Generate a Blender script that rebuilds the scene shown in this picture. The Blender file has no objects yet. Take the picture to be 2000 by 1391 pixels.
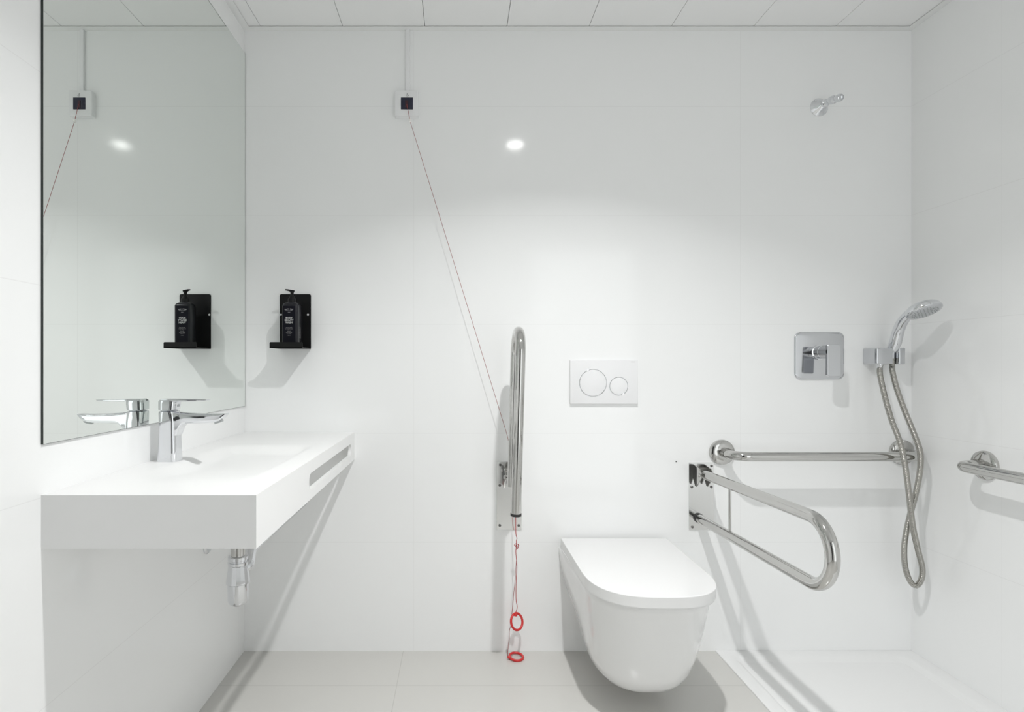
import bpy, bmesh, math
from mathutils import Vector, Matrix

# ------------------------------------------------------------------ camera, light, exposure
S = bpy.context.scene
COL = S.collection
D = 2.10            # camera distance to the back wall (metres)
SW = 532.0          # pixels per metre on the back wall
VX, VY = 894.0, 714.0
CZ = 1.049          # camera height
FPX = SW * D

cam = bpy.data.cameras.new('camera')
cam.sensor_width = 36.0
cam.sensor_fit = 'HORIZONTAL'
cam.lens = FPX / 2000.0 * 36.0
cam.shift_x = (1000.0 - VX) / 2000.0
cam.shift_y = (VY - 695.5) / 2000.0
cam.clip_start = 0.02
camo = bpy.data.objects.new('camera', cam)
COL.objects.link(camo)
camo.location = (0, -D, CZ)
camo.rotation_euler = (math.radians(90), 0, 0)
S.camera = camo

world = bpy.data.worlds.new('world')
S.world = world
world.use_nodes = True
world.node_tree.nodes['Background'].inputs[0].default_value = (0.97, 1.0, 1.0, 1)
world.node_tree.nodes['Background'].inputs[1].default_value = 1.75  # bright surroundings added as soft fill, entering by the rear opening

LAMP = (0.319, -1.086)
LAMP_POWER = 16.0
ll = bpy.data.lights.new('downlight_lamp', 'AREA')
ll.shape = 'DISK'
ll.size = 0.05
ll.energy = LAMP_POWER
ll.color = (1.0, 1.0, 0.995)
ll.spread = math.radians(123)

S.view_settings.view_transform = 'Standard'
S.view_settings.look = 'None'
S.view_settings.gamma = 1.0
S.view_settings.use_curve_mapping = False
S.view_settings.exposure = -0.10
S.cycles.max_bounces = 16
S.cycles.diffuse_bounces = 12
S.cycles.glossy_bounces = 8
S.cycles.sample_clamp_indirect = 4.0
S.cycles.blur_glossy = 0.3
S.cycles.use_denoising = True


def P(px, py, d=0.0):
    s = FPX / (D - d)
    return Vector(((px - VX) / s, -d, CZ - (py - VY) / s))


# ------------------------------------------------------------------ materials
def mat(name, color, rough=0.5, metal=0.0, spec=0.5, coat=0.0, emis=None):
    m = bpy.data.materials.new(name)
    m.use_nodes = True
    b = m.node_tree.nodes['Principled BSDF']
    b.inputs['Base Color'].default_value = (*color, 1)
    b.inputs['Roughness'].default_value = rough
    b.inputs['Metallic'].default_value = metal
    b.inputs['Specular IOR Level'].default_value = spec
    b.inputs['Coat Weight'].default_value = coat
    if emis:
        b.inputs['Emission Color'].default_value = (*color, 1)
        b.inputs['Emission Strength'].default_value = emis
    return m


def add_noise_bump(m, scale, strength, dist=0.002):
    nt = m.node_tree
    tc = nt.nodes.new('ShaderNodeNewGeometry')
    n = nt.nodes.new('ShaderNodeTexNoise')
    n.inputs['Scale'].default_value = scale
    n.inputs['Detail'].default_value = 2.0
    b = nt.nodes.new('ShaderNodeBump')
    b.inputs['Strength'].default_value = strength
    b.inputs['Distance'].default_value = dist
    nt.links.new(tc.outputs['Position'], n.inputs['Vector'])
    nt.links.new(n.outputs['Fac'], b.inputs['Height'])
    nt.links.new(b.outputs['Normal'], nt.nodes['Principled BSDF'].inputs['Normal'])


def line_mask(nt, sep, axis, off, period, half):
    """1 inside a joint line of half width `half` at off + k*period along an axis"""
    def M(op, a, b=None):
        n = nt.nodes.new('ShaderNodeMath')
        n.operation = op
        for i, v in enumerate((a, b)):
            if v is None:
                continue
            if isinstance(v, (int, float)):
                n.inputs[i].default_value = v
            else:
                nt.links.new(v, n.inputs[i])
        return n.outputs[0]
    v = M('SUBTRACT', sep.outputs[axis], off)
    v = M('DIVIDE', v, period)
    v = M('ADD', v, 100.5)
    v = M('FRACT', v)
    v = M('SUBTRACT', v, 0.5)
    v = M('ABSOLUTE', v)
    v = M('MULTIPLY', v, period)
    return M('LESS_THAN', v, half)


def tiled(name, base, joint, rough, lines, spec=0.5, mottling=0.0):
    m = mat(name, base, rough, 0, spec)
    nt = m.node_tree
    b = nt.nodes['Principled BSDF']
    g = nt.nodes.new('ShaderNodeNewGeometry')
    sep = nt.nodes.new('ShaderNodeSeparateXYZ')
    nt.links.new(g.outputs['Position'], sep.inputs[0])
    mask = None
    for axis, off, period, half in lines:
        k = line_mask(nt, sep, axis, off, period, half)
        if mask is None:
            mask = k
        else:
            n = nt.nodes.new('ShaderNodeMath')
            n.operation = 'MAXIMUM'
            nt.links.new(mask, n.inputs[0])
            nt.links.new(k, n.inputs[1])
            mask = n.outputs[0]
    mix = nt.nodes.new('ShaderNodeMix')
    mix.data_type = 'RGBA'
    mix.inputs['A'].default_value = (*base, 1)
    mix.inputs['B'].default_value = (*joint, 1)
    nt.links.new(mask, mix.inputs['Factor'])
    out = mix.outputs['Result']
    if mottling:
        no = nt.nodes.new('ShaderNodeTexNoise')
        no.inputs['Scale'].default_value = 3.0
        no.inputs['Detail'].default_value = 6.0
        nt.links.new(g.outputs['Position'], no.inputs['Vector'])
        mr = nt.nodes.new('ShaderNodeMapRange')
        mr.inputs['To Min'].default_value = 1.0 - mottling
        mr.inputs['To Max'].default_value = 1.0 + mottling
        nt.links.new(no.outputs['Fac'], mr.inputs['Value'])
        mx = nt.nodes.new('ShaderNodeVectorMath')
        mx.operation = 'SCALE'
        nt.links.new(out, mx.inputs[0])
        nt.links.new(mr.outputs[0], mx.inputs['Scale'])
        out = mx.outputs[0]
    nt.links.new(out, b.inputs['Base Color'])
    bump = nt.nodes.new('ShaderNodeBump')
    bump.invert = True
    bump.inputs['Strength'].default_value = 0.04
    bump.inputs['Distance'].default_value = 0.0006
    nt.links.new(mask, bump.inputs['Height'])
    nt.links.new(bump.outputs['Normal'], b.inputs['Normal'])
    return m


TW = (0.905, 0.91, 0.91)
TJ = (0.84, 0.84, 0.84)
M_back = tiled('white_wall_tile', TW, TJ, 0.09, [('Z', 0.0, 0.4, 0.0008), ('X', -0.162, 1.2, 0.0008)])
M_side = tiled('white_side_tile', TW, TJ, 0.09, [('Z', 0.0, 0.4, 0.0008), ('Y', -0.35, 1.2, 0.0008)])
M_left = tiled('white_left_tile', TW, TJ, 0.09, [('Z', 0.0, 0.4, 0.0008), ('Y', -0.05, 1.2, 0.0006)])
M_floor = tiled('grey_floor_tile', (0.60, 0.592, 0.568), (0.50, 0.492, 0.47), 0.22,
                [('X', -0.2, 1.2, 0.0012), ('Y', -0.227, 0.6, 0.0010)], mottling=0.03)
M_ceil = mat('ceiling_panel_white', (0.89, 0.89, 0.89), 0.45)
M_trim = mat('trim_white', (0.84, 0.845, 0.84), 0.4)
M_dark = mat('dark_gap', (0.03, 0.03, 0.03), 0.8)
M_ceramic = mat('white_ceramic', (0.84, 0.84, 0.84), 0.07, coat=0.3)
M_seat = mat('white_seat_plastic', (0.79, 0.79, 0.79), 0.18)
M_solid = mat('white_solid_surface', (0.86, 0.86, 0.858), 0.38)
M_tray = mat('white_tray', (0.82, 0.822, 0.82), 0.4)
M_plastic = mat('white_plastic', (0.86, 0.86, 0.87), 0.3)
M_chrome = mat('chrome', (0.74, 0.75, 0.77), 0.045, 1.0)
M_chromeplate = mat('chrome_plate', (0.62, 0.63, 0.65), 0.09, 1.0)
M_steel = mat('polished_steel', (0.57, 0.565, 0.55), 0.07, 1.0)
add_noise_bump(M_steel, 60.0, 0.04, 0.002)
M_plate = mat('steel_plate', (0.78, 0.78, 0.775), 0.13, 1.0)
M_hose = mat('hose_steel', (0.43, 0.42, 0.39), 0.2, 1.0)
M_screw = mat('dark_steel_screw', (0.16, 0.155, 0.15), 0.3, 1.0)
M_rubber = mat('black_rubber', (0.03, 0.03, 0.03), 0.5)
M_black = mat('black_powder_coat', (0.006, 0.006, 0.0065), 0.45, spec=0.25)
M_bottle = mat('black_bottle', (0.012, 0.012, 0.016), 0.28, spec=0.35)
M_label = mat('bottle_label', (0.006, 0.006, 0.011), 0.5, spec=0.12)
M_ink = mat('white_ink', (0.5, 0.5, 0.5), 0.6)
M_greyink = mat('grey_ink', (0.30, 0.30, 0.30), 0.6)
M_platemark = mat('faint_mark', (0.55, 0.55, 0.56), 0.5)
M_mirror = mat('mirror_silver', (0.86, 0.89, 0.865), 0.0, 1.0)
M_medge = mat('mirror_edge', (0.012, 0.02, 0.017), 0.3)
M_red = mat('red_plastic', (0.62, 0.03, 0.03), 0.35)
M_cord = mat('red_cord', (0.42, 0.05, 0.05), 0.7)
M_cordthin = mat('dark_red_cord', (0.32, 0.07, 0.07), 0.7)
M_navy = mat('navy_switch', (0.012, 0.013, 0.035), 0.35)
M_door = mat('grey_door', (0.05, 0.05, 0.052), 0.4)
M_lens = mat('lamp_lens', (1.0, 1.0, 0.99), 0.3, emis=40.0)
M_grey = mat('grey_nozzles', (0.45, 0.47, 0.47), 0.4)
M_translucent = mat('clear_plastic_knob', (0.92, 0.9, 0.88), 0.25)


# ------------------------------------------------------------------ object helpers
def wloc(o):
    v = Vector((0, 0, 0))
    while o is not None:
        v = v + o.location
        o = o.parent
    return v


def obj(name, bm, m, parent=None, loc=None, smooth=35, **props):
    """one bmesh (world coordinates) -> one mesh object"""
    base = wloc(parent) if parent is not None else Vector(loc or (0, 0, 0))
    bmesh.ops.translate(bm, vec=-base, verts=bm.verts)
    bmesh.ops.recalc_face_normals(bm, faces=bm.faces)
    me = bpy.data.meshes.new(name)
    bm.to_mesh(me)
    bm.free()
    for mm in (m if isinstance(m, (list, tuple)) else [m]):
        me.materials.append(mm)
    if smooth:
        for p in me.polygons:
            p.use_smooth = True
        me.set_sharp_from_angle(angle=math.radians(smooth))
    o = bpy.data.objects.new(name, me)
    COL.objects.link(o)
    if parent is not None:
        o.parent = parent
    else:
        o.location = base
    for k, v in props.items():
        o[k] = v
    return o


def thing(name, label, cat, loc=(0, 0, 0), group=None):
    o = bpy.data.objects.new(name, None)
    o.empty_display_size = 0.05
    COL.objects.link(o)
    o.location = loc
    o['label'] = label
    o['category'] = cat
    if group:
        o['group'] = group
    return o


def box(bm, x0, x1, y0, y1, z0, z1, bevel=0.0, seg=2):
    r = bmesh.ops.create_cube(bm, size=1.0)
    vs = r['verts']
    for v in vs:
        v.co = Vector((x0 + (v.co.x + .5) * (x1 - x0), y0 + (v.co.y + .5) * (y1 - y0), z0 + (v.co.z + .5) * (z1 - z0)))
    if bevel:
        es = set()
        for v in vs:
            es.update(v.link_edges)
        bmesh.ops.bevel(bm, geom=list(es), offset=bevel, segments=seg, profile=0.5, affect='EDGES')
    return bm


def newbox(*a, **k):
    bm = bmesh.new()
    box(bm, *a, **k)
    return bm


def frame_of(axis):
    a = Vector(axis).normalized()
    u = a.orthogonal().normalized()
    return a, u, a.cross(u).normalized()


def lathe(bm, origin, axis, prof, seg=48, up=None):
    """profile of (distance along axis, radius); closed with caps when radius is 0"""
    origin = Vector(origin)
    a, u, w = frame_of(axis)
    if up is not None:
        u = (Vector(up) - a * Vector(up).dot(a)).normalized()
        w = a.cross(u)
    rings = []
    for t, r in prof:
        c = origin + a * t
        if r < 1e-6:
            rings.append([bm.verts.new(c)])
        else:
            rings.append([bm.verts.new(c + (u * math.cos(2 * math.pi * i / seg) + w * math.sin(2 * math.pi * i / seg)) * r) for i in range(seg)])
    for A, B in zip(rings, rings[1:]):
        if len(A) == 1 and len(B) == 1:
            continue
        for i in range(seg):
            j = (i + 1) % seg
            if len(A) == 1:
                bm.faces.new((A[0], B[i], B[j]))
            elif len(B) == 1:
                bm.faces.new((A[i], A[j], B[0]))
            else:
                bm.faces.new((A[i], A[j], B[j], B[i]))
    if len(rings[0]) > 1:
        bm.faces.new(rings[0])
    if len(rings[-1]) > 1:
        bm.faces.new(rings[-1])
    return bm


def loft(bm, rings, cap0=True, cap1=True):
    rr = [[bm.verts.new(p) for p in r] for r in rings]
    n = len(rr[0])
    for A, B in zip(rr, rr[1:]):
        for i in range(n):
            j = (i + 1) % n
            bm.faces.new((A[i], A[j], B[j], B[i]))
    if cap0:
        bm.faces.new(rr[0])
    if cap1:
        bm.faces.new(rr[-1])
    return bm


def rrect(c, u, v, hu, hv, r, seg=6):
    """rounded rectangle ring about c spanned by unit vectors u, v"""
    c, u, v = Vector(c), Vector(u), Vector(v)
    r = min(r, hu * .999, hv * .999)
    pts = []
    for (sx, sy, a0) in ((1, 1, 0), (-1, 1, 90), (-1, -1, 180), (1, -1, 270)):
        for k in range(seg + 1):
            a = math.radians(a0 + 90.0 * k / seg)
            pts.append(c + u * (sx * (hu - r) + r * math.cos(a)) + v * (sy * (hv - r) + r * math.sin(a)))
    return pts


def smooth_path(pts, n=12, closed=False):
    pts = [Vector(p) for p in pts]
    out = []
    N = len(pts)
    rng = range(N) if closed else range(N - 1)
    for i in rng:
        if closed:
            p0, p1, p2, p3 = pts[(i - 1) % N], pts[i], pts[(i + 1) % N], pts[(i + 2) % N]
        else:
            p0 = pts[i - 1] if i else pts[0] * 2 - pts[1]
            p1, p2 = pts[i], pts[i + 1]
            p3 = pts[i + 2] if i + 2 < N else pts[-1] * 2 - pts[-2]
        for k in range(n):
            t = k / n
            out.append(0.5 * ((2 * p1) + (p2 - p0) * t + (2 * p0 - 5 * p1 + 4 * p2 - p3) * t * t + (3 * p1 - p0 - 3 * p2 + p3) * t ** 3))
    if not closed:
        out.append(pts[-1])
    return out


def tube(bm, path, r, seg=16, closed=False, cap=True):
    path = [Vector(p) for p in path]
    N = len(path)
    rad = r if callable(r) else (lambda i: (r[i] if isinstance(r, (list, tuple)) else r))
    rings = []
    prev = None
    for i, p in enumerate(path):
        if closed:
            t = (path[(i + 1) % N] - path[i - 1]).normalized()
        else:
            t = (path[min(i + 1, N - 1)] - path[max(i - 1, 0)]).normalized()
        if prev is None:
            u = t.orthogonal().normalized()
        else:
            u = (prev - t * prev.dot(t)).normalized()
        prev = u
        w = t.cross(u)
        rr = rad(i)
        rings.append([bm.verts.new(p + (u * math.cos(2 * math.pi * k / seg) + w * math.sin(2 * math.pi * k / seg)) * rr) for k in range(seg)])
    pairs = list(zip(rings, rings[1:]))
    if closed:
        pairs.append((rings[-1], rings[0]))
    for A, B in pairs:
        off = 0
        if closed and A is rings[-1]:
            off = min(range(seg), key=lambda q: (A[0].co - B[q].co).length)
        for i in range(seg):
            bm.faces.new((A[i], A[(i + 1) % seg], B[(i + 1 + off) % seg], B[(i + off) % seg]))
    if cap and not closed:
        bm.faces.new(rings[0])
        bm.faces.new(rings[-1])
    return bm


def arc(c, u, v, r, a0, a1, n=12):
    c, u, v = Vector(c), Vector(u), Vector(v)
    return [c + u * (r * math.cos(a0 + (a1 - a0) * k / n)) + v * (r * math.sin(a0 + (a1 - a0) * k / n)) for k in range(n + 1)]


def text_bm(s, size, c, right, up, depth=0.0003, space=1.0, font_bold=0.0):
    cu = bpy.data.curves.new('lettering', 'FONT')
    cu.body = s
    cu.size = size
    cu.align_x = 'CENTER'
    cu.align_y = 'CENTER'
    cu.extrude = depth
    cu.offset = font_bold
    cu.space_character = space
    cu.resolution_u = 3
    o = bpy.data.objects.new('lettering', cu)
    COL.objects.link(o)
    bpy.context.view_layer.update()
    dg = bpy.context.evaluated_depsgraph_get()
    me = bpy.data.meshes.new_from_object(o.evaluated_get(dg))
    bm = bmesh.new()
    bm.from_mesh(me)
    bpy.data.meshes.remove(me)
    bpy.data.objects.remove(o)
    bpy.data.curves.remove(cu)
    r, u = Vector(right).normalized(), Vector(up).normalized()
    n = r.cross(u)
    M = Matrix.Translation(Vector(c)) @ Matrix((r, u, n)).transposed().to_4x4()
    bmesh.ops.transform(bm, matrix=M, verts=bm.verts)
    return bm


def merge(dst, src):
    me = bpy.data.meshes.new('tmp')
    src.to_mesh(me)
    dst.from_mesh(me)
    src.free()
    bpy.data.meshes.remove(me)


# ------------------------------------------------------------------ room shell
XL, XR = -0.784, 1.665
YB = -2.95
ZC = 2.281          # ceiling panels
ZT = 2.278          # underside of the perimeter trim
TX = 0.945          # left edge of the shower tray
TY = -1.25          # front of the shower tray

obj('wall_back', newbox(XL - .1, XR + .1, 0, .1, -.06, 2.4), M_back, smooth=0, kind='structure')
obj('wall_left', newbox(XL - .1, XL, YB, 0, -.06, 2.4), M_left, smooth=0, kind='structure')
obj('wall_right', newbox(XR, XR + .1, YB, 0, -.06, 2.4), M_side, smooth=0, kind='structure')
# opening added in the wall behind the camera to let in fill light
DX0, DX1, DZ = 0.66, 1.58, 2.08
rw = bmesh.new()
box(rw, XL - .1, DX0, YB - .1, YB, -.06, 2.4)
box(rw, DX1, XR + .1, YB - .1, YB, -.06, 2.4)
box(rw, DX0, DX1, YB - .1, YB, DZ, 2.4)
obj('wall_rear', rw, M_back, smooth=0, kind='structure')
pl = bpy.data.lights.new('fill_opening_portal', 'AREA')  # guides sampling of the fill light through the added opening
pl.shape = 'RECTANGLE'
pl.size, pl.size_y = DX1 - DX0, DZ
pl.cycles.is_portal = True
plo = bpy.data.objects.new('fill_opening_portal', pl)
COL.objects.link(plo)
plo.location = ((DX0 + DX1) / 2, YB - .05, DZ / 2)
plo.rotation_euler = (math.radians(90), 0, 0)
fb = bmesh.new()
box(fb, XL, TX, YB, 0, -.06, 0)
box(fb, TX, XR, YB, TY, -.06, 0)
obj('floor', fb, M_floor, smooth=0, kind='structure')

# ceiling: long metal planks running towards the camera, thin open seams between them
cb = bmesh.new()
seams = [0.179 + 0.2985 * k for k in range(-4, 6)]
edges = [XL] + [s for s in seams if XL + .01 < s < XR - .01] + [XR]
for a, b in zip(edges, edges[1:]):
    box(cb, a + .0009, b - .0009, YB, 0, ZC, ZC + .02, bevel=0.0006, seg=1)
box(cb, XL, XR, YB, 0, ZC + .021, ZC + .05)
obj('ceiling', cb, M_ceil, smooth=0, kind='structure')


def trim_obj(name, pts):
    """L profile with a 26 mm foot, mitred at the corners"""
    bm = bmesh.new()
    rings = []
    for p in pts:
        rings.append([Vector(q) for q in p])
    loft(bm, rings)
    return obj(name, bm, M_trim, smooth=0, kind='structure')


w, t = 0.026, 0.0012


def tprof(x, y, dx, dy):
    # foot outer corner at the wall, inner corner w away
    return [(x, y, ZT), (x + dx * w, y + dy * w, ZT), (x + dx * w, y + dy * w, ZT + t), (x + dx * .002, y + dy * .002, ZT + t),
            (x + dx * .002, y + dy * .002, ZT + .002), (x, y, ZT + .002)]


trim_obj('trim_1', [tprof(XL, 0, 1, -1), tprof(XR, 0, -1, -1)])
trim_obj('trim_2', [tprof(XL, 0, 1, -1), tprof(XL, YB, 1, 1)])
trim_obj('trim_3', [tprof(XR, 0, -1, -1), tprof(XR, YB, -1, 1)])

# door in the wall behind the camera (seen only in the chrome)
door = obj('door_1', newbox(-0.75, 0.03, YB, YB + .03, 0.0, 2.05, bevel=.003), M_door, smooth=0, kind='structure')
hb = bmesh.new()
tube(hb, [(-.17, YB + .03, 1.02), (-.17, YB + .07, 1.02), (-.05, YB + .07, 1.02)], .009)
obj('door_handle', hb, M_steel, door)

# ------------------------------------------------------------------ ceiling downlight
dl = thing('downlight', 'round white recessed ceiling downlight, mirrored as a bright spot in the wall tiles', 'ceiling light', (LAMP[0], LAMP[1], ZC))
bm = lathe(bmesh.new(), (LAMP[0], LAMP[1], ZC), (0, 0, -1), [(0, .045), (.0005, .060), (.003, .060), (.005, .056), (.004, .046), (.0, .045)], 48)
obj('trim_ring', bm, M_trim, dl)
bm = lathe(bmesh.new(), (LAMP[0], LAMP[1], ZC), (0, 0, -1), [(0.0, .0445), (.0018, .0445), (.0019, 0)], 48)
obj('lens', bm, M_lens, dl)
lo = bpy.data.objects.new('downlight_lamp', ll)
COL.objects.link(lo)
lo.parent = dl
lo.location = (0, 0, -.0035)

# ------------------------------------------------------------------ mirror
mi = thing('mirror', 'large frameless wall mirror on the left wall above the washbasin', 'mirror', (XL, -.5, .9))
MZ0, MZ1 = 0.901, 2.192
obj('mirror_glass', newbox(XL + .0045, XL + .005, -1.024, -.003, MZ0, MZ1), M_mirror, mi, smooth=0)
bm = bmesh.new()
box(bm, XL, XL + .00445, -1.0242, -.0025, MZ0 - .0008, MZ1 + .001)
obj('mirror_back', bm, M_medge, mi, smooth=0)

# ------------------------------------------------------------------ washbasin
BX0, BX1 = XL, -0.379
BY0, BY1 = -1.024, 0.0      # near end, wall end
BZ, BB = 0.805, 0.704
TH = 0.014
SX, SY0, SY1 = (-.715, -.437), -.915, -.335


def sstep(t):
    t = max(0.0, min(1.0, t))
    return t * t * (3 - 2 * t)


def bowl(x, y):
    # shallow slab basin with long sloping sides
    fx = min(sstep((x - SX[0]) / .06), sstep((SX[1] - x) / .045))
    fy = min(sstep((y - SY0) / .28), sstep((SY1 - y) / .06))
    return -.024 * fx * fy


bm = bmesh.new()
nx, ny = 54, 110
top, bot = [], []
for i in range(nx + 1):
    x = BX0 + (BX1 - BX0) * i / nx
    rt, rb = [], []
    for j in range(ny + 1):
        y = BY0 + (BY1 - BY0) * j / ny
        h = bowl(x, y)
        rt.append(bm.verts.new((x, y, BZ + h)))
        rb.append(bm.verts.new((x, y, BZ - TH + h)))
    top.append(rt)
    bot.append(rb)
for i in range(nx):
    for j in range(ny):
        bm.faces.new((top[i][j], top[i + 1][j], top[i + 1][j + 1], top[i][j + 1]))
        bm.faces.new((bot[i][j], bot[i][j + 1], bot[i + 1][j + 1], bot[i + 1][j]))
for i in range(nx):
    bm.faces.new((top[i][0], bot[i][0], bot[i + 1][0], top[i + 1][0]))
    bm.faces.new((top[i][ny], top[i + 1][ny], bot[i + 1][ny], bot[i][ny]))
for j in range(ny):
    bm.faces.new((top[0][j], top[0][j + 1], bot[0][j + 1], bot[0][j]))
    bm.faces.new((top[nx][j], bot[nx][j], bot[nx][j + 1], top[nx][j + 1]))
wb = thing('washbasin', 'long white wall-hung washbasin slab with a slotted front panel, under the mirror', 'washbasin', (BX0, -.5, BB))
obj('basin_top', bm, M_solid, wb, smooth=40)

# front panel with the rounded towel slot
AT = 0.011
z0, z1 = BB, BZ - TH
sy0, sy1, sz0, sz1, sr = -.640, -.066, .730, .771, .0185
bm = bmesh.new()
slot = rrect((0, (sy0 + sy1) / 2, (sz0 + sz1) / 2), (0, 1, 0), (0, 0, 1), (sy1 - sy0) / 2, (sz1 - sz0) / 2, sr, 8)
n = len(slot)
outer = []
cy, cz = (sy0 + sy1) / 2, (sz0 + sz1) / 2
for p in slot:   # matching ring on the outer rectangle
    d = Vector((0, p.y - cy, p.z - cz))
    outer.append(p)
corner = [(BY1, z1), (BY0, z1), (BY0, z0), (BY1, z0)]
q = 9
outer = []
for c in range(4):
    for k in range(q):
        a = (k / (q - 1))
        outer.append(Vector((0, corner[c][0], corner[c][1])))
for X in (BX1, BX1 - AT):
    so = [bm.verts.new((X, p.y, p.z)) for p in slot]
    co = [bm.verts.new((X, cc[0], cc[1])) for cc in corner]
    for c in range(4):
        blk = so[c * q:(c + 1) * q]
        for a, b in zip(blk, blk[1:]):
            bm.faces.new((a, b, co[c]))
        nb = so[((c + 1) * q) % n]
        bm.faces.new((blk[-1], nb, co[(c + 1) % 4], co[c]))
    if X == BX1:
        s1, c1 = so, co
    else:
        s2, c2 = so, co
for i in range(n):
    bm.faces.new((s1[i], s1[(i + 1) % n], s2[(i + 1) % n], s2[i]))
for i in range(4):
    bm.faces.new((c1[i], c1[(i + 1) % 4], c2[(i + 1) % 4], c2[i]))
obj('front_panel', bm, M_solid, wb, smooth=30)
obj('end_panel', newbox(BX0, BX1 - AT, BY0, BY0 + AT, z0, z1), M_solid, wb, smooth=0)

# ------------------------------------------------------------------ bottle trap under the basin
tx, ty = -.576, -.600
bt = thing('bottle_trap', 'chrome bottle trap hanging under the white washbasin', 'drain trap', (tx, ty, .42))
zt = BZ - .048 - TH
obj('waste_pipe', lathe(bmesh.new(), (tx, ty, .53), (0, 0, 1), [(0, .0185), (zt - .53, .0185)], 32), M_steel, bt)
obj('collar', lathe(bmesh.new(), (tx, ty, .528), (0, 0, 1), [(0, .024), (.001, .0255), (.007, .026), (.009, .0225), (.012, .0225), (.014, .0255), (.0215, .0255), (.0235, .0225), (.0235, .017)], 40), M_chrome, bt)
bm = bmesh.new()


def facets(zz, r):
    return [Vector((tx + r * math.cos(a), ty + r * math.sin(a), zz)) for a in [math.radians(11.25 + 22.5 * k) for k in range(16)]]


loft(bm, [facets(.528, .0235), facets(.526, .0245), facets(.485, .0300), facets(.481, .0300), facets(.479, .0275)])
obj('trap_nut', bm, M_chrome, bt, smooth=12)
obj('trap_cup', lathe(bmesh.new(), (tx, ty, .421), (0, 0, 1), [(0, 0), (.0, .012), (.002, .0165), (.006, .0225), (.014, .0262), (.060, .0268)], 40), M_chrome, bt)
bm = bmesh.new()
tube(bm, smooth_path([(tx, ty, .512), (tx + .02, ty + .02, .520), (tx + .012, ty + .06, .541), (tx + .008, ty + .12, .545)], 6) + [Vector((tx + .008, 0.0, .545))], .0145)
obj('outlet_pipe', bm, M_chrome, bt)

av = thing('angle_valve', 'small chrome wall fitting peeking out under the basin, left of the trap', 'valve', (XL, -.313, .49))
obj('rosette', lathe(bmesh.new(), (XL, -.313, .488), (1, 0, 0), [(0, .027), (.004, .027), (.009, .022), (.010, .0)], 32), M_chrome, av)
obj('valve_body', lathe(bmesh.new(), (XL + .008, -.313, .488), (1, 0, 0), [(0, .010), (.03, .010), (.032, .013), (.05, .013), (.052, .0)], 24), M_chrome, av)

# ------------------------------------------------------------------ basin tap
fx, fy = -.738, -.634
tp = thing('basin_tap', 'chrome single-lever basin tap on the white washbasin, in front of the mirror', 'tap', (fx, fy, BZ))
bm = bmesh.new()
X_, Y_, Z_ = Vector((1, 0, 0)), Vector((0, 1, 0)), Vector((0, 0, 1))
rings = []
for zz, cx, hx, hy, r in ((BZ, -.738, .0255, .0245, .012), (BZ + .002, -.738, .0255, .0245, .012), (BZ + .03, -.737, .0235, .0228, .011), (BZ + .07, -.737, .0222, .0218, .0105),
                          (BZ + .10, -.737, .0225, .0218, .011), (BZ + .120, -.738, .0235, .022, .015), (BZ + .127, -.739, .0235, .022, .018), (BZ + .1285, -.739, .021, .0195, .0185)):
    rings.append(rrect((cx, fy, zz), X_, Y_, hx, hy, r, 8))
loft(bm, rings)
obj('tap_body', bm, M_chrome, tp, smooth=40)
bm = bmesh.new()
rings = []
# spout: sections across X, thick and drooping into the body, thin at the lip
for x, ztop, zbot, hy in ((-.748, .9315, .862, .0190), (-.738, .9315, .862, .0195), (-.722, .9310, .864, .0195), (-.713, .9300, .872, .0195), (-.7065, .9290, .889, .0192), (-.699, .9284, .8985, .0191), (-.690, .9278, .9015, .0190),
                          (-.682, .9270, .9020, .0188), (-.660, .9260, .9022, .0184), (-.635, .9255, .9028, .0178), (-.618, .9255, .9040, .0172), (-.606, .9255, .9080, .0168), (-.598, .9258, .9160, .0160), (-.592, .9262, .9235, .0145)):
    rings.append(rrect((x, fy, (ztop + zbot) / 2), Y_, Z_, hy, (ztop - zbot) / 2, min(.007, (ztop - zbot) * .32), 5))
loft(bm, rings)
sp = obj('spout', bm, M_chrome, tp, smooth=45)
obj('aerator', lathe(bmesh.new(), (-.612, fy, .9045), (.35, 0, -1), [(-.004, .0115), (.0022, .0115), (.0022, .0095), (0.0005, .009), (.0005, 0)], 28), M_grey, sp)
# lever head and flat lever
bm = bmesh.new()
rings = []
for zz, cx, hx, hy in ((BZ + .130, -.739, .0195, .0190), (BZ + .1315, -.739, .0225, .0210), (BZ + .146, -.738, .0232, .0215), (BZ + .153, -.738, .0232, .0215), (BZ + .1565, -.738, .0215, .0200)):
    rings.append(rrect((cx, fy, zz), X_, Y_, hx, hy, .013, 8))
loft(bm, rings)
lv = obj('lever_head', bm, M_chrome, tp, smooth=40)
bm = bmesh.new()
rings = []
for x, zt_, th, hy in ((-.752, .9640, .006, .017), (-.735, .9640, .0065, .0185), (-.712, .9635, .0060, .0185), (-.690, .9628, .0052, .0180), (-.665, .9622, .0044, .0172), (-.648, .9620, .0034, .0162), (-.640, .9620, .0022, .0140)):
    rings.append(rrect((x, fy, zt_ - th / 2), Y_, Z_, hy, th / 2, .0016, 3))
loft(bm, rings)
obj('lever', bm, M_chrome, tp, smooth=40)
obj('temperature_mark', newbox(-.7150, -.7143, fy - .005, fy + .003, BZ + .139, BZ + .145), M_grey, lv, smooth=0)

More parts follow.
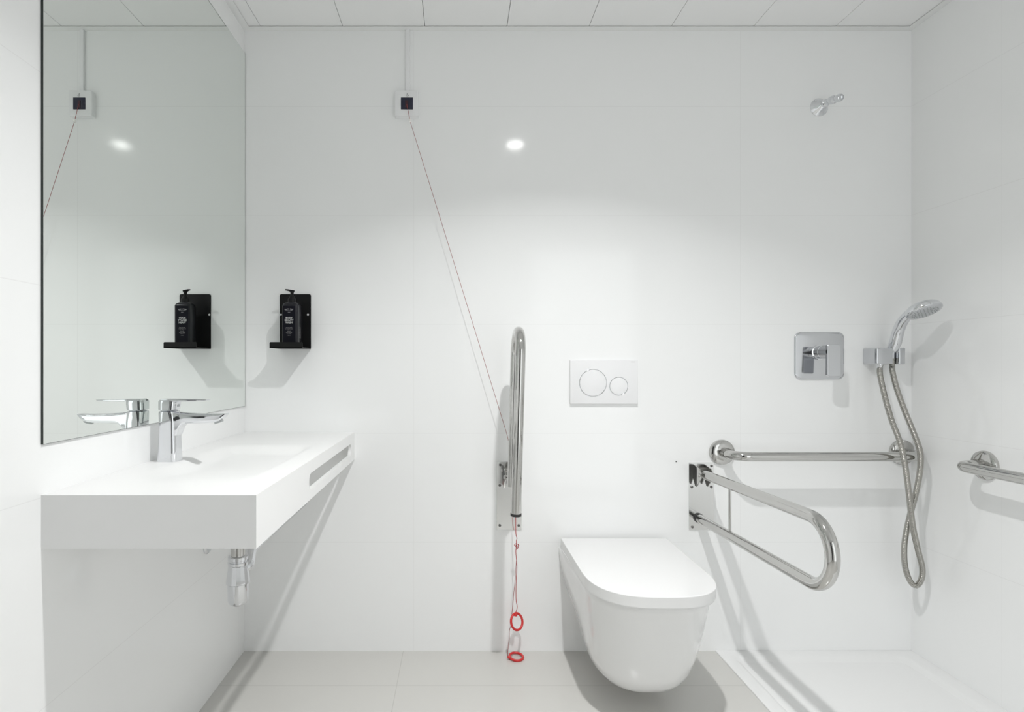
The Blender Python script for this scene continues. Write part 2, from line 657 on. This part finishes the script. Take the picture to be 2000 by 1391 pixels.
# ------------------------------------------------------------------ soap holder and bottle
hx0, hx1 = P(547, 0).x, P(607.5, 0).x
hz0, hz1 = P(0, 682).z, P(0, 575).z
sh = thing('soap_holder', 'black metal wall bracket with a lipped shelf, right of the mirror', 'soap holder', ((hx0 + hx1) / 2, 0, hz0))
bm = bmesh.new()
ra = rrect(((hx0 + hx1) / 2, 0, (hz0 + hz1) / 2), X_, Z_, (hx1 - hx0) / 2, (hz1 - hz0) / 2, .006)
loft(bm, [[p + Vector((0, -.0, 0)) for p in ra], [p + Vector((0, -.004, 0)) for p in ra]])
obj('back_plate', bm, M_black, sh)
SD = .118
bm = bmesh.new()
box(bm, hx0, hx1, -SD, -.002, hz0, hz0 + .003)
obj('shelf', bm, M_black, sh, smooth=0)
bm = bmesh.new()
ra = rrect(((hx0 + hx1) / 2, -SD, hz0 + .0105), X_, Z_, (hx1 - hx0) / 2, .0105, .004)
loft(bm, [[p.copy() for p in ra], [p + Vector((0, .003, 0)) for p in ra]])
obj('front_lip', bm, M_black, sh)
for px, py in ((602, 615), (549.5, 615)):
    c = P(px, py)
    obj('screw', lathe(bmesh.new(), (c.x, -.004, c.z), (0, -1, 0), [(0, .0038), (.0012, .0034), (.002, .0)], 16), M_plastic, sh)

bx0 = P(549, 0, .098).x
bw, bdp = .056, .056
bcx, bcy = bx0 + bw / 2 + .001, -.066
bz0 = hz0 + .003
sb = thing('soap_bottle', 'black square pump bottle with white print standing in the wall bracket', 'bottle', (bcx, bcy, bz0))
bm = bmesh.new()
loft(bm, [rrect((bcx, bcy, z), X_, Y_, hx, hy, r, 6) for z, hx, hy, r in (
    (bz0, .024, .024, .008), (bz0 + .002, .0265, .0265, .009), (bz0 + .006, .0275, .0275, .009), (bz0 + .148, .0275, .0275, .009),
    (bz0 + .154, .0255, .0255, .010), (bz0 + .1585, .0205, .0205, .012), (bz0 + .161, .0145, .0145, .0125), (bz0 + .164, .0135, .0135, .013))])
bb = obj('bottle_body', bm, M_bottle, sb, smooth=40)
yf = bcy - .0277
obj('label_panel', newbox(bcx - .0235, bcx + .0185, yf - .0001, yf + .0003, bz0 + .012, bz0 + .146), M_label, bb, smooth=0)
yt = yf - .0004
tb = bmesh.new()
cxl = bcx - .0025
# arched heading, then two short lines
for k, ch in enumerate('HAPPY SOAP'):
    if ch == ' ':
        continue
    u = (k - 4.5) / 4.5
    merge(tb, text_bm(ch, .0045, (cxl + u * .0135, yt, bz0 + .1345 - .0012 * u * u), X_, Z_, .00005, font_bold=.0002))
merge(tb, text_bm('BODY & HAND', .0034, (cxl, yt, bz0 + .1290), X_, Z_, .00005))
merge(tb, text_bm('CARE', .0034, (cxl, yt, bz0 + .1235), X_, Z_, .00005))
for s_, zz, sz in (('BODY', .1035, .0086), ('BEAUTY', .0955, .0084), ('WASH', .0875, .0086)):
    merge(tb, text_bm(s_, sz, (cxl, yt, bz0 + zz), X_, Z_, .00005, font_bold=.00035))
obj('front_print', tb, M_ink, bb, smooth=0)
tb = bmesh.new()
for s_, zz, sz in (('natural wash', .0700, .0044), ('for body & hands', .0655, .0036), ('with care', .0575, .0038), ('gently foaming', .0535, .0036), ('cleansing gel', .0495, .0034), ('300 ml', .0425, .0036)):
    merge(tb, text_bm(s_, sz, (cxl, yt, bz0 + zz), X_, Z_, .00005))
obj('small_print', tb, M_greyink, bb, smooth=0)
tb = bmesh.new()
xs = bcx + .0275 + .0004
for k in range(7):
    merge(tb, text_bm('use daily on skin', .0034, (xs, bcy + .002, bz0 + .072 - k * .0060), -Y_ * -1, Z_, .00005))
obj('side_print', tb, M_greyink, bb, smooth=0)
pz = bz0 + .163
pm = obj('pump_collar', lathe(bmesh.new(), (bcx, bcy, pz - .002), (0, 0, 1), [(0, .0145), (.012, .0138), (.016, .010), (.020, .0085), (.024, .0065), (.024, 0)], 28), M_black, sb)
bm = lathe(bmesh.new(), (bcx, bcy, pz + .02), (0, 0, 1), [(0, .0052), (.012, .0058), (.017, .0085), (.021, .009), (.0225, .0)], 24)
a = Vector((bcx, bcy, pz + .0385))
loft(bm, [rrect(a + Vector((-.004, 0, 0)) * 0 + Vector((-k, -k * .55, dz)), Vector((.48, -.87, 0)).normalized(), Z_, hw, hh, .0015, 3) for k, dz, hw, hh in ((-.004, 0, .006, .003), (.006, .001, .0055, .003), (.014, .0025, .0045, .0025), (.0205, .003, .0036, .002))])
obj('pump_head', bm, M_black, sb)

# ------------------------------------------------------------------ call unit, trunking, pull cord
c0, c1 = P(772.5, 182), P(817.5, 232)
cu = thing('call_switch', 'white square emergency call unit with a dark blue centre, high on the back wall', 'call switch', ((c0.x + c1.x) / 2, 0, c1.z))
bm = bmesh.new()
ccx, ccz = (c0.x + c1.x) / 2, (c0.z + c1.z) / 2
hw_, hh_ = (c1.x - c0.x) / 2, (c0.z - c1.z) / 2
loft(bm, [[p + Vector((0, -dd, 0)) for p in rrect((ccx, 0, ccz), X_, Z_, hw_ - e, hh_ - e, .004, 4)] for dd, e in ((0, 0), (.012, .0004), (.0125, .0015), (.0135, .0015), (.014, .0), (.021, .0004), (.023, .003))])
obj('housing', bm, M_plastic, cu)
f0, f1 = P(783, 190.5, .024), P(806.5, 213.5, .024)
obj('switch_plate', newbox(f0.x, f1.x, -.0255, -.022, f1.z, f0.z, bevel=.0008), M_navy, cu)
obj('pull_toggle', newbox(P(791.5, 0, .026).x, P(797, 0, .026).x, -.0275, -.025, P(0, 211, .026).z, P(0, 196, .026).z, bevel=.0006), mat('dark_red_toggle', (.045, .008, .016), .4), cu)
# wheelchair sign: head, bent figure, wheel
sc = P(795.5, 185.5, .0235)
bm = bmesh.new()
Ys = -.0236
lathe(bm, (sc.x - .0006, Ys + .0004, sc.z + .0055), (0, -1, 0), [(0, .0010), (.0004, .0010)], 10)
tube(bm, [(sc.x - .0006, Ys, sc.z + .0042), (sc.x - .0003, Ys, sc.z + .0010), (sc.x + .0026, Ys, sc.z + .0008), (sc.x + .0040, Ys, sc.z - .0028), (sc.x + .0054, Ys, sc.z - .0024)], .0004, 6)
tube(bm, arc((sc.x + .0002, Ys, sc.z - .0012), X_, Z_, .0032, math.radians(110), math.radians(350), 14), .00035, 6)
obj('wheelchair_sign', bm, M_rubber, cu)
kp = P(801.3, 236.5, .03)
bm = lathe(bmesh.new(), (kp.x, kp.y, kp.z - .005), (0, 0, 1), [(0, 0), (.0, .0025), (.003, .005), (.007, .0052), (.011, .003), (.014, .0022), (.0145, 0)], 20)
obj('cord_guide', bm, M_translucent, cu)

t0_, t1_ = P(793, 0), P(801, 0)
bm = newbox(t0_.x, t1_.x, -.011, 0, c0.z - .001, ZT, bevel=.0012)
obj('cable_trunking', bm, M_plastic, None, (ccx, 0, c0.z), label='thin white vertical cable trunking from the ceiling down to the call unit', category='cable cover')

pc = thing('pull_cord', 'red emergency pull cord slanting behind the raised grab bar, one ring on the floor', 'pull cord', P(1008, 1272, .06))
bm = bmesh.new()
tube(bm, [P(794.5, 204, .028), P(799, 226, .030), P(801, 238, .031)], .0009, 8)
tube(bm, [P(801.3, 238, .031), P(895, 540, .043), P(990, 848, .055), P(1003, 906, .058), P(1006, 960, .062), P(1007, 1004, .062)], .0008, 8)
obj('long_cord', bm, M_cordthin, pc)
bm = bmesh.new()
tube(bm, smooth_path([P(1007, 1000, .062), P(1007.5, 1040, .062), P(1009.5, 1051, .064), P(1008.5, 1057, .060), P(1008.8, 1066, .062), P(1007.5, 1078, .062), P(1009.2, 1098, .062), P(1009.3, 1115, .062), P(1008, 1140, .061), P(1008, 1170, .060), P(1010, 1186, .060), P(1007.5, 1197, .060)], 8), .00125, 8)
obj('hanging_cord', bm, M_cord, pc)
bm = bmesh.new()
tube(bm, smooth_path([P(1008.6, 1095, .0645), P(1007, 1120, .0645), P(1004.5, 1150, .063), P(1001, 1185, .061), P(998, 1220, .060), P(995, 1232, .059), P(994.5, 1250, .057), P(991.5, 1274, .056), P(992, 1286, .056)], 8), .0009, 8)
obj('second_cord', bm, M_cordthin, pc)
bm = bmesh.new()
kc = P(1010.3, 1067, .064)
tube(bm, [kc + Vector((.0068 * math.cos(a) * (.75 + .25 * math.cos(a * .37)), .002 * math.sin(a * 2.3), .0078 * math.sin(a))) for a in [k * .22 for k in range(62)]], .0008, 6)
tube(bm, smooth_path([kc + Vector(v) for v in ((-.004, 0, .01), (-.0105, .001, .004), (-.007, .001, -.001), (-.002, -.002, .004), (.001, -.001, -.006), (-.004, .001, -.013))], 8), .0009, 6)
obj('knot', bm, M_cord, pc)


def ring(name, c, n, major, rx, rz, neck):
    bm = bmesh.new()
    n = Vector(n).normalized()
    u = (Vector(major) - n * Vector(major).dot(n)).normalized()
    v = n.cross(u)
    N = 40
    tube(bm, [Vector(c) + u * (rx * math.cos(2 * math.pi * k / N)) + v * (rz * math.sin(2 * math.pi * k / N)) for k in range(N)], .0042, 12, closed=True)
    a, b = neck
    lathe(bm, a, Vector(b) - Vector(a), [(0, .0062), (.004, .0066), (.010, .0042), ((Vector(b) - Vector(a)).length, .0022)], 14)
    return obj(name, bm, M_red, pc)


rc = P(1009.3, 1214.5, .060)
ring('pull_ring', rc, (.58, -.76, .30), (-.25, 0, 1), .0275, .0265, (P(1006.7, 1203, .060), P(1007.4, 1196, .060)))
rc2 = P(1008.3, 1283, .052)
rc2.z = .0062
r2 = ring('pull_ring', rc2, (.05, -.10, 1), (1, 0, 0), .0240, .0235, (rc2 + Vector((-.020, -.008, .001)), rc2 + Vector((-.0325, -.010, .0035))))

# ------------------------------------------------------------------ hinged support rails
R = .0165


def plate(parent, xa, xb, za, zb):
    bm = bmesh.new()
    ra = rrect(((xa + xb) / 2, 0, (za + zb) / 2), X_, Z_, (xb - xa) / 2, (zb - za) / 2, .003, 3)
    loft(bm, [[p.copy() for p in ra], [p + Vector((0, -.003, 0)) for p in ra]])
    return obj('wall_plate', bm, M_plate, parent)


def bolts(parent, pts):
    for px, py in pts:
        c = P(px, py)
        bm = lathe(bmesh.new(), (c.x, -.003, c.z), (0, -1, 0), [(0, .0048), (.0015, .0048), (.003, .003), (.0032, 0)], 16)
        obj('screw', bm, M_screw, parent)


def bracket(parent, xc, zc, depth):
    """U shaped hinge bracket: two pointed cheeks joined across the pivot"""
    for sx in (-1, 1):
        bm = bmesh.new()
        x0 = xc + sx * .0205
        prof = [(-.003, zc + .030), (-depth * .80, zc + .022), (-depth, zc + .006), (-depth, zc - .006), (-depth * .45, zc - .046), (-depth * .30, zc - .046), (-.003, zc - .020)]
        loft(bm, [[Vector((x0 - .0015, y, z)) for y, z in prof], [Vector((x0 + .0015, y, z)) for y, z in prof]])
        obj('hinge_cheek', bm, M_steel, parent, smooth=20)
    bm = lathe(bmesh.new(), (xc - .026, -depth + .018, zc), (1, 0, 0), [(0, 0), (0, .006), (.003, .0075), (.049, .0075), (.052, .006), (.052, 0)], 18)
    obj('hinge_pin', bm, M_steel, parent)


# lowered rail, right of the toilet
pa, pb = P(1345, 903), P(1393.5, 1035)
lr = thing('folding_grab_bar', 'polished steel looped grab bar folded down, right of the toilet', 'grab bar', ((pa.x + pb.x) / 2, 0, pb.z),
           'hinged grab bars beside the toilet')
plate(lr, pa.x, pb.x, pb.z, pa.z)
bolts(lr, [(1389, 910), (1350.5, 951), (1388.5, 951), (1351.5, 1029), (1389, 1029)])
XA = .884
bracket(lr, XA, P(0, 920).z - .005, .075)
zu, zl = .657, .489
tilt = .016
Lc = .648
def dn(d, z):
    return Vector((XA + .012 * d / .7, -d, z + tilt * d))
rb = (zu - zl) / 2
path = [dn(.062, zu), dn(.30, zu), dn(Lc * .8, zu)]
cc = Vector((0, 0, (zu + zl) / 2))
path += [dn(Lc + rb * math.sin(a), (zu + zl) / 2 + rb * math.cos(a)) for a in [math.pi * k / 22 for k in range(23)]]
path += [dn(Lc * .8, zl), dn(.30, zl), dn(.012, zl)]
obj('loop_tube', tube(bmesh.new(), path, R, 28), M_steel, lr, smooth=60)
obj('rubber_stop', tube(bmesh.new(), [dn(.0035, zl), dn(.0125, zl)], R + .0012, 28), M_rubber, lr)
obj('cross_rod', tube(bmesh.new(), [dn(.233, zl + R * .6), dn(.233, zu - R * .6)], .0045, 12), M_steel, lr)

# raised rail, left of the toilet
pa, pb = P(970, 902), P(1018.5, 1035)
ur = thing('folding_grab_bar', 'polished steel looped grab bar folded upright, left of the toilet and flush plate', 'grab bar', ((pa.x + pb.x) / 2, 0, pb.z),
           'hinged grab bars beside the toilet')
plate(ur, pa.x, pb.x, pb.z, pa.z)
bolts(ur, [(977, 908), (976, 948), (1013, 948), (976, 1026), (1013, 1026)])
XU = .188
bracket(ur, XU, P(0, 925).z, .088)
dr, df = .103, .262            # rear and front arm distances at the bottom
lean = .055                    # outward lean per metre of height
side = .022
zb_ = .574
def up(d, z):
    return Vector((XU + side * (z - .6), -(d + lean * (z - .6)), z))
rb = (df - dr) / 2
zc_ = 1.161 - rb
path = [up(dr, .628), up(dr, .80), up(dr, zc_ - .04)]
path += [up((dr + df) / 2 - rb * math.cos(a), zc_ + rb * math.sin(a)) for a in [math.pi * k / 22 for k in range(23)]]
path += [up(df, zc_ - .04), up(df, .8), up(df, zb_)]
obj('loop_tube', tube(bmesh.new(), path, R, 28), M_steel, ur, smooth=60)
obj('rubber_stop', tube(bmesh.new(), [up(df, zb_), up(df, zb_ - .008)], R + .0012, 28), M_rubber, ur)
obj('cross_rod', tube(bmesh.new(), [up(dr + R * .6, .80), up(df - R * .6, .80)], .0045, 12), M_steel, ur)


# ------------------------------------------------------------------ fixed grab rails of the shower
def flange(parent, c, n):
    obj('wall_flange', lathe(bmesh.new(), c, n, [(0, .046), (.004, .0465), (.010, .0445), (.014, .039), (.0165, .028), (.0175, .0185), (.0175, 0)], 48), M_steel, parent)


def bent_rail(parent, a, b, n, out, r=.05):
    """tube from wall point a to wall point b standing `out` off the wall along n"""
    a, b, n = Vector(a), Vector(b), Vector(n)
    t = (b - a).normalized()
    pth = [a, a + n * (out - r)]
    pth += arc(a + n * (out - r) + t * r, -t, n, r, 0, math.pi / 2, 12)[1:]
    pth += arc(b + n * (out - r) - t * r, n, t, r, 0, math.pi / 2, 12)
    pth += [b]
    bm = tube(bmesh.new(), pth, R, 28)
    obj('rail_tube', bm, M_steel, parent, smooth=60)


fa, fb_ = P(1409, 883), P(1760, 884)
zr = .731
g1 = thing('grab_rail', 'straight steel grab rail on the back wall, running behind the shower hose', 'grab rail', (1.3, 0, zr), 'fixed grab rails in the shower')
flange(g1, (fa.x, 0, zr), (0, -1, 0))
flange(g1, (fb_.x, 0, zr), (0, -1, 0))
bent_rail(g1, (fa.x, -.012, zr), (fb_.x, -.012, zr), (0, -1, 0), .094, .055)
g2 = thing('grab_rail', 'steel grab rail on the right-hand shower wall, cut by the right edge of the view', 'grab rail', (XR, -.6, zr), 'fixed grab rails in the shower')
flange(g2, (XR, -.297, zr + .003), (-1, 0, 0))
flange(g2, (XR, -.95, zr + .003), (-1, 0, 0))
bent_rail(g2, (XR - .012, -.297, zr + .003), (XR - .012, -.95, zr + .003), (-1, 0, 0), .082, .045)
# ------------------------------------------------------------------ flush plate
p0, p1 = P(1113.5, 703.5, .011), P(1246, 789, .011)
fp = thing('flush_plate', 'white dual flush plate with two round buttons on the wall above the toilet', 'flush plate', ((p0.x + p1.x) / 2, 0, p1.z))
bm = newbox(p0.x, p1.x, -.011, 0, p1.z, p0.z, bevel=.0016, seg=3)
obj('plate', bm, M_plastic, fp)
for nm, px, py, rpx in (('large', 1158.3, 748, 26.5), ('small', 1208.5, 754.5, 17.8)):
    c = P(px, py, .011)
    r = rpx / (FPX / (D - .011))
    o = obj('flush_button', lathe(bmesh.new(), (c.x, -.0108, c.z), (0, -1, 0), [(0, r - .0012), (.0008, r - .0016), (.0016, r - .0045), (.0017, 0)], 64), M_plastic, fp)
    N = 64
    bm = lathe(bmesh.new(), (c.x, -.0105, c.z), (0, -1, 0), [(0, r - .0014), (.0016, r - .0012), (.0022, r - .0002), (.0016, r + .0010), (0, r + .0014)], 64)
    obj('button_ring', bm, M_chrome, o, label='thin chrome ring around the button')
c = P(1236.5, 707, .0115)
bm = text_bm('GEBERIT', .0040, (c.x, -.0112, c.z), X_, Z_, .0001, 1.1)
obj('lettering', bm, M_platemark, fp, smooth=0)

# ------------------------------------------------------------------ toilet
TC = .568


def dshape(z, hw, f, back=0.0, n=2.5, rnd=.21, seg=36, hwf=None, ns=6):
    hwf = hwf or hw
    dc = max(back + .02, f - rnd)
    pts = []
    for k in range(ns):
        t = k / ns
        pts.append(Vector((TC - (hw + (hwf - hw) * t), -(back + (dc - back) * t), z)))
    for k in range(seg + 1):
        a = math.pi - math.pi * k / seg
        ca, sa = math.cos(a), math.sin(a)
        x = hwf * math.copysign(abs(ca) ** (2 / n), ca)
        y = dc + (f - dc) * abs(sa) ** (2 / n)
        pts.append(Vector((TC + x, -y, z)))
    for k in range(ns):
        t = 1 - (k + 1) / ns
        pts.append(Vector((TC + (hw + (hwf - hw) * t), -(back + (dc - back) * t), z)))
    return pts


wc = thing('toilet', 'white wall-hung toilet with its lid closed, between the two hinged grab bars', 'toilet', (TC, 0, .07))
bm = bmesh.new()
secs = [(.0705, .086, .092, .372), (.0715, .094, .102, .384), (.0770, .104, .117, .400), (.088, .114, .131, .418), (.110, .125, .144, .439), (.140, .137, .154, .458),
        (.180, .151, .162, .475), (.230, .168, .170, .492), (.280, .183, .176, .505), (.330, .193, .181, .517), (.360, .197, .184, .525), (.378, .198, .185, .530), (.383, .196, .183, .528)]
loft(bm, [dshape(z, hw, f, 0.0, 2.7, .22, hwf=hf) for z, hw, hf, f in secs])
obj('bowl', bm, M_ceramic, wc, smooth=50)
bm = bmesh.new()
loft(bm, [dshape(z, hw, f, bk, 2.8, .22, hwf=hf) for z, hw, hf, f, bk in ((.3835, .1940, .187, .545, .052), (.3845, .1955, .1885, .547, .050), (.3890, .1955, .1885, .547, .050), (.3895, .194, .187, .545, .052))])
obj('seat', bm, M_seat, wc, smooth=50)
bm = bmesh.new()
loft(bm, [dshape(z, hw, f, bk, 2.8, .22, hwf=hf) for z, hw, hf, f, bk in ((.3893, .1930, .1890, .5475, .020), (.3898, .1938, .1903, .549, .019), (.4188, .1925, .1905, .5497, .018), (.4198, .1919, .1899, .5490, .0186), (.4202, .1909, .1889, .548, .0196), (.4203, .188, .186, .544, .023))])
obj('lid', bm, M_seat, wc, smooth=28)

# ------------------------------------------------------------------ shower tray
st = bmesh.new()
x0, x1, y0, y1 = TX, XR, TY, 0.0


def rect(e, z, r=.0, er=None):
    er = e if er is None else er
    return rrect(((x0 + e + x1 - er) / 2, (y0 + y1) / 2, z), X_, Y_, (x1 - er - x0 - e) / 2, (y1 - y0) / 2 - e, max(r, .001), 6)


loft(st, [rect(0, -.05, .002), rect(0, .0025, .002), rect(.0015, .004, .002), rect(.040, .004, .03, .052), rect(.046, .0015, .028, .058), rect(.062, -.010, .025, .074), rect(.10, -.0125, .02, .11), rect(.30, -.016, .01, .30)], cap0=False)
obj('shower_tray', st, M_tray, None, ((x0 + x1) / 2, (y0 + y1) / 2, 0), smooth=25, label='low white shower tray set flush in the grey floor at the right', category='shower tray')

# ------------------------------------------------------------------ shower mixer
m0, m1 = P(1553, 649, .006), P(1649.5, 741, .006)
mcx, mcz = (m0.x + m1.x) / 2, (m0.z + m1.z) / 2
mx = thing('shower_mixer', 'chrome single-lever shower mixer on a rounded square wall plate', 'mixer tap', (mcx, 0, mcz))
bm = bmesh.new()
hw, hh = (m1.x - m0.x) / 2, (m0.z - m1.z) / 2
loft(bm, [[p + Vector((0, -dd, 0)) for p in rrect((mcx, 0, mcz), X_, Z_, hw - e, hh - e, .021, 8)] for dd, e in ((0, 0), (.004, 0), (.006, .0015), (.0068, .005))])
obj('cover_plate', bm, M_chromeplate, mx)
cyx, cyz = 1.322, 1.097
bm = lathe(bmesh.new(), (cyx, -.006, cyz), (0, -1, 0), [(0, .0275), (.004, .0275), (.005, .0245), (.030, .0245), (.031, .0225), (.0325, .0225), (.0335, .0245), (.078, .0245)], 48)
obj('cartridge_sleeve', bm, M_chrome, mx)
bm = bmesh.new()
lz0, lz1 = P(0, 735.5, .09).z, P(0, 673, .09).z
loft(bm, [[p + Vector((0, -dd, 0)) for p in rrect((cyx, 0, (lz0 + lz1) / 2), X_, Z_, .0225 - e, (lz1 - lz0) / 2 - e, .006, 4)] for dd, e in ((.078, .001), (.079, 0), (.090, 0), (.0915, .0012))])
obj('lever', bm, M_chromeplate, mx)

# ------------------------------------------------------------------ hand shower, its holder and hose
ho = thing('shower_holder', 'square chrome wall outlet and holder that carries the hand shower', 'shower holder', (1.53, 0, 1.053))
hzb, hzt = 1.0535, 1.1115
bm = newbox(1.487, 1.547, -.069, 0, hzb, hzt, bevel=.004, seg=3)
obj('outlet_block', bm, M_chromeplate, ho)
bm = newbox(1.484, 1.5125, -.030, 0, hzb + .0, hzt, bevel=.006, seg=3)
bm.free()
bm = bmesh.new()
box(bm, 1.545, 1.590, -.028, -.001, hzb, hzt, bevel=.002)
obj('rear_bridge', bm, M_chromeplate, ho)
bm = newbox(1.5665, 1.590, -.069, -.026, hzb, hzt, bevel=.003)
obj('fork_arm', bm, M_chromeplate, ho)
obj('hose_connector', lathe(bmesh.new(), (1.516, -.045, hzb), (0, 0, -1), [(-.002, .0105), (.006, .0105), (.008, .0095), (.016, .0095)], 24), M_chrome, ho)

hs = thing('hand_shower', 'chrome hand shower with a round head, resting in the wall holder', 'hand shower', (1.5565, -.05, 1.10))
hp = [Vector((1.5565, -.050, 1.072)), Vector((1.5565, -.050, 1.092)), Vector((1.5568, -.0505, 1.104)), P(1749, 668, .070), P(1755, 645, .095), P(1763, 628, .125), P(1774, 615, .155), P(1786, 607.5, .178), P(1797, 603.5, .192)]
sm = smooth_path(hp, 6)
rk = [.0072, .0080, .0165, .0190, .0178, .0165, .0155, .0152, .0160]
rr = []
for i in range(len(sm)):
    q_ = i / 6.0
    k = min(int(q_), len(rk) - 2)
    rr.append(rk[k] + (rk[k + 1] - rk[k]) * (q_ - k))
hd = obj('handle', tube(bmesh.new(), sm, rr, 24), M_chrome, hs, smooth=60)
b_ = P(1753.5, 668.5, .055)
obj('handle_button', lathe(bmesh.new(), (sm[17].x + .007, sm[17].y - .0165, sm[17].z), (.3, -1, 0), [(0, .0035), (.002, .0035), (.0025, 0)], 14), M_grey, hd)
hc = P(1805.5, 608.5, .198)
hn = Vector((.10, -.42, -.90)).normalized()
bm = lathe(bmesh.new(), hc, -hn, [(0, .0510), (.004, .0520), (.010, .0500), (.017, .0475), (.024, .0385), (.0285, .0275), (.0310, .0140), (.0315, 0)], 56)
sd = obj('shower_head', bm, M_chrome, hs)
bm = lathe(bmesh.new(), hc, hn, [(-.001, .0510), (.0006, .0505), (.0035, .0475), (.0050, .0400), (.0052, 0)], 56)
fc = obj('spray_face', bm, M_chromeplate, sd)
bm = bmesh.new()
a_, u_, w_ = frame_of(hn)
for rad_, cnt in ((.010, 6), (.019, 12), (.028, 18), (.036, 24)):
    for k in range(cnt):
        an = 2 * math.pi * k / cnt
        lathe(bm, hc + hn * .0048 + (u_ * math.cos(an) + w_ * math.sin(an)) * rad_, hn, [(0, .0018), (.0022, .0013)], 8)
obj('nozzles', bm, M_grey, fc, smooth=30)

hosepts = [Vector((1.516, -.045, 1.040)), P(1719, 733, .060), P(1727, 770, .090), P(1741, 820, .122), P(1757, 862, .143), P(1767, 905, .150), P(1774, 955, .150), P(1779, 1000, .146), P(1784, 1035, .139),
           P(1793, 1075, .127), P(1801, 1108, .117), P(1800, 1130, .112), P(1790, 1144, .107), P(1778, 1136, .104), P(1768, 1108, .103), P(1766, 1070, .106), P(1771, 1035, .112), P(1779, 1000, .117), P(1787, 970, .121),
           P(1794, 938, .128), P(1798, 905, .136), P(1796, 878, .140), P(1783, 842, .137), P(1766, 800, .122), P(1751, 758, .095), P(1743, 725, .065), Vector((1.5565, -.050, 1.045)), Vector((1.5565, -.050, 1.074))]
sp_ = smooth_path(hosepts, 24)
# resample evenly, with ribs
acc = [0.0]
for a, b in zip(sp_, sp_[1:]):
    acc.append(acc[-1] + (b - a).length)
pitch, sub = .0048, 4
n_ = int(acc[-1] / (pitch / sub))
res, j = [], 0
for k in range(n_ + 1):
    s_ = acc[-1] * k / n_
    while j < len(acc) - 2 and acc[j + 1] < s_:
        j += 1
    f_ = (s_ - acc[j]) / max(acc[j + 1] - acc[j], 1e-9)
    res.append(sp_[j].lerp(sp_[j + 1], f_))
bm = tube(bmesh.new(), res, lambda i: (.0092, .0090, .0081, .0090)[i % 4], 14)
obj('shower_hose', bm, M_hose, None, (1.516, -.045, 1.04), smooth=60, label='ribbed steel shower hose hanging in a crossed loop in front of the grab rail', category='hose')

# ------------------------------------------------------------------ fixed shower nozzle high on the back wall
q0 = P(1599.5, 210.0)
ns_ = thing('shower_nozzle', 'small chrome shower nozzle on a conical rose, high on the back wall', 'shower nozzle', (q0.x, 0, q0.z))
obj('conical_rose', lathe(bmesh.new(), (q0.x, 0, q0.z), (0, -1, 0), [(0, .0325), (.0015, .0328), (.004, .0300), (.030, .0125), (.031, 0)], 48), M_chrome, ns_, smooth=25)
obj('nozzle_collar', lathe(bmesh.new(), (q0.x, -.030, q0.z), (.05, -1, -.05), [(0, .011), (.003, .0135), (.010, .0135), (.013, .010), (.020, .0085), (.024, .0085)], 28), M_chrome, ns_)
obj('ball_joint', lathe(bmesh.new(), (q0.x + .001, -.055, q0.z - .002), (.12, -1, -.22), [(-.003, .006), (0, .010), (.005, .0125), (.012, .0145), (.020, .0150), (.027, .0135), (.029, .0105), (.033, .0100)], 28), M_chrome, ns_)
obj('spray_tip', lathe(bmesh.new(), (q0.x + .005, -.086, q0.z - .009), (.20, -1, -.18), [(0, .0095), (.004, .0125), (.016, .0140), (.022, .0120), (.023, .010), (.018, .009), (.018, 0)], 28), M_chrome, ns_)

# ------------------------------------------------------------------ tiny dark plug in the wall
c = P(1320.5, 902)
obj('wall_plug', lathe(bmesh.new(), (c.x, 0, c.z), (0, -1, 0), [(0, .0022), (.0008, .002), (.001, 0)], 12), M_rubber, None, (c.x, 0, c.z),
    label='tiny dark plug in the white wall, just left of the lowered grab bar', category='wall plug')
